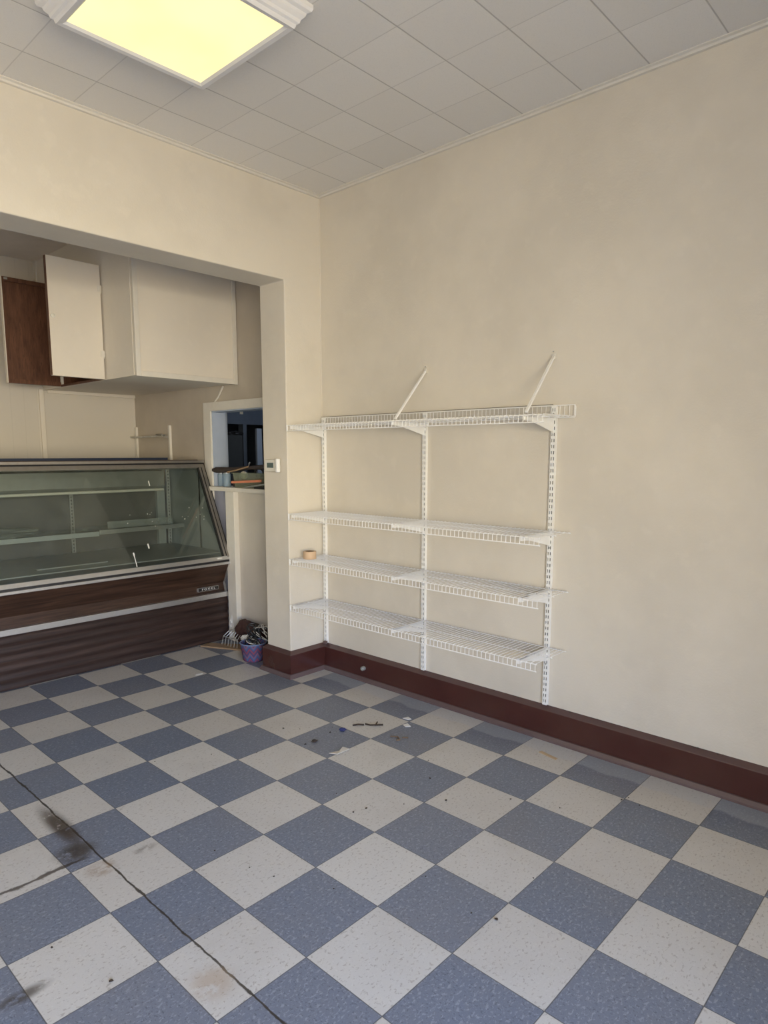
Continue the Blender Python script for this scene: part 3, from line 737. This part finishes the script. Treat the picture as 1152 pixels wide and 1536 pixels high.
# braces
def brace():
    r = thing('shelf_brace', (XR, 0, 1.932), '', 'brace', 'slanting braces of the top wire shelf')
    bm = BM(); a, b = Vector((XR-.010, 0, 1.928)), Vector((SX0+.006, -.030, 1.652))
    d = (b-a).normalized(); up = Vector((0, 1, 0)); s = d.cross(up).normalized(); up = s.cross(d)
    vs_ = [bm.verts.new(p + up*.0065*i + s*.005*j) for p in (a, b) for i, j in ((-1, -1), (1, -1), (1, 1), (-1, 1))]
    for f in ((0,1,2,3),(7,6,5,4),(0,4,5,1),(1,5,6,2),(2,6,7,3),(3,7,4,0)): bm.faces.new([vs_[i] for i in f])
    obj('bar', bm, 'white_metal', r, bevel=.0015)
    obj('wall_clip', boxes((XR-.014, XR, -.008, .008, 1.918, 1.945)), 'white_trim', r, bevel=.002)
    bm = BM(); lathe(bm, (XR, .006, 1.955), [(.003, 0), (.003, -.006), (.0005, -.007)], 8, 'X'); obj('screw', bm, 'steel', r)
    return r
br = brace(); br.location = (XR, 1.080, 1.932); br['label'] = 'left slanting white brace above the middle upright'
c = copy_tree(br); c.location = (XR, .277, 1.936); c['label'] = 'right slanting white brace above the right-end upright'

# roll of tape
tp = thing('tape_roll', (1.338, 1.868, ZS[2]+.002), 'tan roll of masking tape standing on the left of the third wire shelf', 'tape')
bm = BM(); z = ZS[2]+.002
rg = lathe(bm, (1.338, 1.868, z), [(.0275, 0), (.0405, 0), (.0420, .002), (.0420, .047), (.0405, .049), (.0275, .049)], 36)
obj('tape', bm, 'tape', tp, smooth=True)
bm = BM(); lathe(bm, (1.338, 1.868, z), [(.0275, 0), (.0275, .0492), (.0255, .0492), (.0255, 0), (.0275, 0)], 36)
obj('core', bm, 'tape_core', tp, smooth=True)

# small pipe stub on the baseboard
ps = thing('pipe_stub', (XR-.022, 1.56, .084), 'small round metal pipe cap set in the dark baseboard', 'pipe cap')
bm = BM(); lathe(bm, (XR-.0225, 1.56, .084), [(.001, -.001), (.020, -.001), (.024, -.003), (.022, .0005)], 20, 'X'); obj('flange', bm, 'bb', ps, smooth=True)
bm = BM(); lathe(bm, (XR-.0225, 1.56, .088), [(.014, 0), (.014, -.022), (.011, -.026), (.004, -.024), (.001, -.020)], 16, 'X'); obj('cap', bm, 'steel', ps, smooth=True)
bm = BM(); blob(bm, (XR-.024, 1.935, .188), (.012, .014, .012), 5, .4, 2)
one('putty_lump', bm, 'bb', (XR-.024, 1.935, .176), 'small dark lump on the baseboard in the room corner', 'lump')

# ------------------------------------------------------------------ clutter on the pass-through sill
SZ = WZ_0+.004
def jar(c, r, h, label):
    t = thing('glass_jar', (c[0], c[1], SZ), label, 'jar', 'jars on the pass-through sill')
    bm = BM(); lathe(bm, (c[0], c[1], SZ), [(.002, 0), (r*.9, 0), (r, .006), (r, h*.82), (r*.8, h*.88), (r*.8, h*.93)], 20); obj('glass', bm, 'jar', t, smooth=True)
    bm = BM(); lathe(bm, (c[0], c[1], SZ), [(r*.84, h*.86), (r*.86, h*.87), (r*.86, h), (.001, h)], 20); obj('lid', bm, 'alu', t, smooth=True)
jar((1.585, 3.215), .030, .115, 'blue-tinted glass jar at the left end of the pass-through sill')
jar((1.570, 3.120), .030, .118, 'clear ribbed glass jar beside the clear tub on the sill')
bm = BM(); lathe(bm, (1.62, 3.06, SZ), [(.002, 0), (.030, 0), (.034, .02), (.030, .09), (.024, .115), (.001, .118)], 16)
one('dark_bottle', bm, 'rolled', (1.62, 3.06, SZ), 'dark squat bottle behind the jars on the sill', 'bottle', smooth=True)
tb = thing('storage_tub', (1.585, 2.80, SZ), 'clear plastic tub full of odds and ends on the pass-through sill', 'tub')
bm = BM()
def ring(z, e): return [bm.verts.new(v) for v in ((1.545-e, 2.66-e, z), (1.655+e, 2.66-e, z), (1.655+e, 3.00+e, z), (1.545-e, 3.00+e, z))]
rs_ = [ring(SZ, -.01), ring(SZ+.105, 0), ring(SZ+.105, .008), ring(SZ+.111, .008), ring(SZ+.109, -.002), ring(SZ+.003, -.012)]
for A, B in zip(rs_, rs_[1:]):
    for k in range(4): bm.faces.new((A[k], A[(k+1) % 4], B[(k+1) % 4], B[k]))
bm.faces.new(rs_[0]); obj('tub_body', bm, 'tub', tb)
bm = BM(); blob(bm, (1.60, 2.90, SZ+.028), (.035, .07, .022), 21, .2, 3); one('green_cloth', bm, 'green', (1.6, 2.9, SZ+.004), 'dark green bundle inside the clear tub on the sill', 'cloth')
bm = BM(); blob(bm, (1.60, 2.74, SZ+.040), (.035, .055, .034), 22, .2, 3); one('brown_bundle', bm, 'cardboard', (1.6, 2.74, SZ+.004), 'brown crumpled bundle in the near end of the clear tub', 'bundle')
bm = BM(); blob(bm, (1.60, 2.935, SZ+.092), (.026, .034, .032), 23, .03, 3); one('white_ball', bm, 'ceramic', (1.6, 2.935, SZ+.06), 'pale round ball poking out of the clear tub', 'ball', smooth=True)
bm = BM(); prism(bm, [(2.62, SZ+.050), (2.99, SZ+.030), (2.99, SZ+.047), (2.62, SZ+.067)], 'X', 1.520, 1.532)
one('orange_strip', bm, 'orange', (1.526, 2.8, SZ+.03), 'salmon orange flat strip leaning along the front of the tub', 'strip')
bm = BM(); prism(bm, [(2.55, SZ+.030), (2.80, SZ+.002), (2.80, SZ+.010), (2.55, SZ+.042)], 'X', 1.500, 1.512)
one('metal_ruler', bm, 'steel', (1.506, 2.7, SZ), 'grey metal ruler lying before the clear tub on the sill', 'ruler')
bm = BM(); prism(bm, [(2.50, SZ), (2.68, SZ), (2.68, SZ+.014), (2.50, SZ+.020)], 'X', 1.505, 1.54)
one('black_tray', bm, 'black', (1.52, 2.6, SZ), 'flat black tray at the near end of the sill', 'tray')
bm = BM(); lathe(bm, (1.60, 2.565, SZ+.02), [(.002, 0), (.045, 0), (.055, .09), (.052, .09), (.043, .004)], 24)
one('mesh_cup', bm, 'bluecloth', (1.6, 2.565, SZ+.02), 'blue and white mesh cup next to the pier on the sill', 'cup')
um = thing('rolled_umbrella', (1.56, 2.9, SZ+.12), 'dark rolled umbrella lying across the jars and clear tub', 'umbrella')
pts = [(1.535, 3.255, SZ+.128), (1.540, 3.21, SZ+.128), (1.550, 3.13, SZ+.130), (1.565, 3.00, SZ+.136), (1.580, 2.85, SZ+.150), (1.59, 2.66, SZ+.158), (1.60, 2.50, SZ+.158)]
bm = BM(); tube(bm, pts, [.014, .024, .023, .017, .015, .020, .016], 12); obj('canopy', bm, 'rolled', um, smooth=True)
bm = BM(); tube(bm, [(1.52, 3.04, SZ+.115), (1.53, 2.93, SZ+.132), (1.545, 2.80, SZ+.160)], .006, 8); obj('handle', bm, 'cardboard', um, smooth=True)
bm = BM(); tube(bm, [(1.55, 2.80, SZ+.165), (1.55, 2.79, SZ+.185), (1.55, 2.785, SZ+.192)], [.003, .005, .007], 8); obj('ferrule', bm, 'alu', um, smooth=True)
bm = BM(); tube(bm, [(1.60, 2.74+.05*math.cos(a), SZ+.115+.03*math.sin(a)) for a in [k*.5 for k in range(12)]], .006, 8)
one('black_hose', bm, 'cable_black', (1.6, 2.74, SZ+.1), 'coiled black hose on top of the clear tub', 'hose', smooth=True)
# things in the blue room
bm = BM(); prism(bm, [(2.965, .0), (3.05, .0), (3.027, 1.735), (2.962, 1.735)], 'Y', 4.60, 4.63)
one('blue_curtain', bm, 'lightblue', (3.0, 4.62, 0), 'narrow pale blue curtain in the room beyond the pass-through', 'curtain')
bm = BM(); box(bm, 2.60, 2.80, 4.64, 4.70, 0, 1.66)
one('dark_locker', bm, 'darkpanel', (2.7, 4.66, 0), 'tall dark cupboard in the room beyond the pass-through', 'cupboard')
bm = BM(); blob(bm, (2.70, 4.66, 1.678), (.10, .03, .022), 31, .3, 3)
one('hanging_cloth', bm, 'black', (2.7, 4.66, 1.66), 'crumpled black cloth on top of the dark cupboard', 'cloth')
bm = BM(); box(bm, 1.842, 1.868, 3.30, 3.31, 1.79, 1.835); box(bm, 1.853, 1.857, 3.304, 3.307, 1.835, 2.8)
one('hanging_tag', bm, 'ceramic', (1.855, 3.305, 1.79), 'small pale tag hanging in the top of the pass-through', 'tag')

# ------------------------------------------------------------------ clutter on the floor behind the pier
bk = thing('basket', (1.305, 2.46, 0), 'small fabric basket with purple and pink chevrons beside the pier', 'basket')
bm = BM(); lathe(bm, (1.305, 2.46, 0), [(.001, .002), (.070, .002), (.075, .010), (.094, .130), (.089, .130), (.070, .012), (.001, .010)], 28)
obj('basket_body', bm, 'chevron', bk, smooth=True)
bm = BM(); tube(bm, [(1.305+.0925*math.cos(a*math.pi/14), 2.46+.0925*math.sin(a*math.pi/14), .130) for a in range(28)], .0045, 6, True)
obj('rim', bm, 'bluecloth', bk, smooth=True)
def tangle(name, c, s, n, r, mat, label, seed):
    rnd = random.Random(seed); bm = BM()
    p = []; ph = [rnd.uniform(0, 6) for _ in range(6)]; fr = [rnd.uniform(.8, 2.3) for _ in range(6)]
    for i in range(n):
        t = i*.22
        p.append((c[0]+s[0]*math.sin(fr[0]*t+ph[0])*math.cos(.31*t+ph[3]), c[1]+s[1]*math.sin(fr[1]*t+ph[1])*math.cos(.23*t+ph[4]), c[2]+s[2]*(.5+.5*math.sin(fr[2]*t+ph[2]))))
    tube(bm, p, r, 6); one(name, bm, mat, (c[0], c[1], c[2]), label, 'cable', smooth=True)
tangle('cable_tangle', (1.305, 2.46, .070), (.066, .066, .08), 70, .0030, 'cable_white', 'tangled pale cables spilling out of the chevron basket', 1)
tangle('cable_tangle', (1.31, 2.47, .060), (.062, .062, .10), 110, .0045, 'cable_black', 'tangled black cables in the chevron basket', 2)
tangle('cable_tangle', (1.41, 2.46, .13), (.055, .09, .11), 70, .0030, 'cable_white', 'pale wires looped against the wall behind the basket', 3)
tangle('cable_tangle', (1.42, 2.52, .02), (.07, .11, .20), 140, .0048, 'cable_black', 'heap of black wires between basket and wall', 4)
bm = BM(); blob(bm, (1.455, 2.76, .11), (.055, .11, .11), 41, .12, 3)
for v in bm.verts: v.co.z = max(v.co.z, .002)
one('brown_bag', bm, 'brownbag', (1.455, 2.76, 0), 'dark red-brown bag slumped against the wall behind the basket', 'bag')
bm = BM(); blob(bm, (1.345, 2.60, .128), (.045, .035, .022), 42, .15, 3)
one('white_plug', bm, 'ceramic', (1.345, 2.60, .11), 'crumpled white adapter lying on the wires behind the basket', 'adapter')
bm = BM()
for k in range(6):
    a = k/5.0; tube(bm, [(1.35+.02*a, 2.93-.17*a, .004), (1.36+.02*a, 2.92-.16*a, .075), (1.40+.015*a, 2.90-.14*a, .115), (1.46, 2.90-.14*a, .12)], .0022, 5)
tube(bm, [(1.35, 2.93, .004), (1.37, 2.76, .004)], .003, 6); tube(bm, [(1.36, 2.92, .075), (1.38, 2.76, .075)], .003, 6)
tube(bm, [(1.40, 2.90, .115), (1.415, 2.76, .115)], .003, 6); tube(bm, [(1.46, 2.90, .12), (1.46, 2.76, .12)], .003, 6)
one('wire_rack', bm, 'steel', (1.4, 2.85, 0), 'small bent grey wire rack between the glass case and the bag', 'rack')
bm = BM(); prism(bm, [(1.22, 3.02), (1.30, 3.035), (1.47, 2.80), (1.42, 2.70), (1.36, 2.72)], 'Z', .001, .012)
one('cardboard_piece', bm, 'cardboard', (1.35, 2.88, 0), 'flat brown piece of cardboard on the floor at the case corner', 'cardboard')
bm = BM(); blob(bm, (1.38, 2.66, .022), (.03, .05, .018), 43, .3, 2)
one('red_plug', bm, 'red', (1.38, 2.66, 0), 'small red-brown scrap on the floor left of the basket', 'scrap')
bm = BM(); blob(bm, (XR-.052, 3.00, .10), (.010, .035, .085), 44, .3, 3)
one('plaster_chip', bm, 'whitechip', (XR-.05, 3.0, .01), 'chipped white plaster at the foot of the post beside the case', 'plaster')

# ------------------------------------------------------------------ litter on the open floor
def shard(name, pts, h, mat, label, cat, group=None, curl=0):
    bm = BM(); A = [bm.verts.new((x, y, .0006+curl*(i % 2))) for i, (x, y) in enumerate(pts)]; B = [bm.verts.new((x, y, .0006+h+curl*(i % 2))) for i, (x, y) in enumerate(pts)]
    n = len(pts); bm.faces.new(A[::-1]); bm.faces.new(B)
    for i in range(n): bm.faces.new((A[i], A[(i+1) % n], B[(i+1) % n], B[i]))
    return one(name, bm, mat, (pts[0][0], pts[0][1], 0), label, cat, group)
shard('paper_scrap', [(.650,.945),(.664,.900),(.752,.905),(.738,.940),(.700,.925)], .004, 'paper', 'torn dirty paper scrap on a cream tile in mid floor', 'paper', curl=.004)
shard('wood_sliver', [(1.366,.194),(1.386,.190),(1.365,.092),(1.345,.090)], .003, 'tan', 'tan sliver of wood lying on the floor near the right baseboard', 'wood')
shard('plaster_flake', [(1.228,.968),(1.262,.958),(1.250,.925),(1.232,.935)], .003, 'whitechip', 'white plaster flake at the corner of a tile, nearer the baseboard', 'plaster')
shard('plaster_flake', [(1.160,.908),(1.190,.900),(1.172,.862),(1.150,.880)], .003, 'whitechip', 'white plaster flake on a blue tile, second one from the baseboard', 'plaster')
shard('plaster_flake', [(.835,2.462),(.850,2.478),(.896,2.470),(.888,2.455)], .002, 'whitechip', 'white smear of plaster on the floor in front of the case', 'plaster')
bm = BM(); tube(bm, [(.966,1.101,.004),(.990,1.085,.006),(1.012,1.060,.005)], .005, 5); tube(bm, [(1.026,1.063,.004),(1.030,1.030,.006),(1.060,1.000,.006),(1.083,.985,.004)], .0045, 5); tube(bm, [(1.05,1.01,.004),(1.083,1.027,.008)], .004, 5)
one('dry_twig', bm, 'leaf', (1.03,1.03,0), 'dark dry broken twig on a cream tile in mid floor', 'twig')
bm = BM(); blob(bm, (.888,1.098,.006), (.020,.016,.006), 51, .4, 2); one('blue_scrap', bm, 'bluebit', (.888,1.098,0), 'dark blue plastic scrap on the floor left of the twig', 'scrap')
bm = BM(); blob(bm, (.690,1.100,.006), (.014,.010,.006), 52, .4, 2); one('black_scrap', bm, 'leaf', (.690,1.100,0), 'small black scrap on a blue tile left of the paper scrap', 'scrap')
bm = BM(); tube(bm, [(1.0,.855,.003),(1.02,.82,.005),(1.0,.79,.004),(.985,.80,.003)], .004, 5); tube(bm, [(1.03,.80,.003),(1.05,.775,.004)], .004, 5)
one('leaf_scrap', bm, 'tape_core', (1.01,.82,0), 'brown curled leaf scrap on a blue tile in mid floor', 'leaf')
bm = BM(); rnd = random.Random(9)
pts = [(.685,.247),(.407,.451),(.349,.468),(.79,.419),(-.799,.587),(-.736,.332),(.687,1.349),(.637,1.109),(.823,1.126),(.21,-.32),(.88,.05),(1.2,-.30)]
pts += [(rnd.uniform(-.2,1.4), rnd.uniform(-.5,1.8)) for _ in range(22)]
for i, (x, y) in enumerate(pts):
    k = .0045 if i < 12 else .0025
    blob(bm, (x, y, k*.6), (k*rnd.uniform(.8,1.8), k*rnd.uniform(.8,1.4), k*.6), i, .3, 1)
tag(one('floor_crumbs', bm, 'leaf', (.4,.4,0), 'scattered dark crumbs of dirt over the tile floor', 'dirt'), kind='stuff')
bm = BM(); rnd = random.Random(4)
for i in range(70):
    y = rnd.uniform(-.6, 1.9); k = rnd.uniform(.0015,.0035)
    blob(bm, (XR-.004-rnd.uniform(0,.008), y, .1785), (k, k*1.5, k*.7), i, .3, 1)
tag(one('paint_crumbs', bm, 'leaf', (XR-.01,.6,.178), 'fine dark paint crumbs along the top edge of the right baseboard', 'dirt'), kind='stuff')
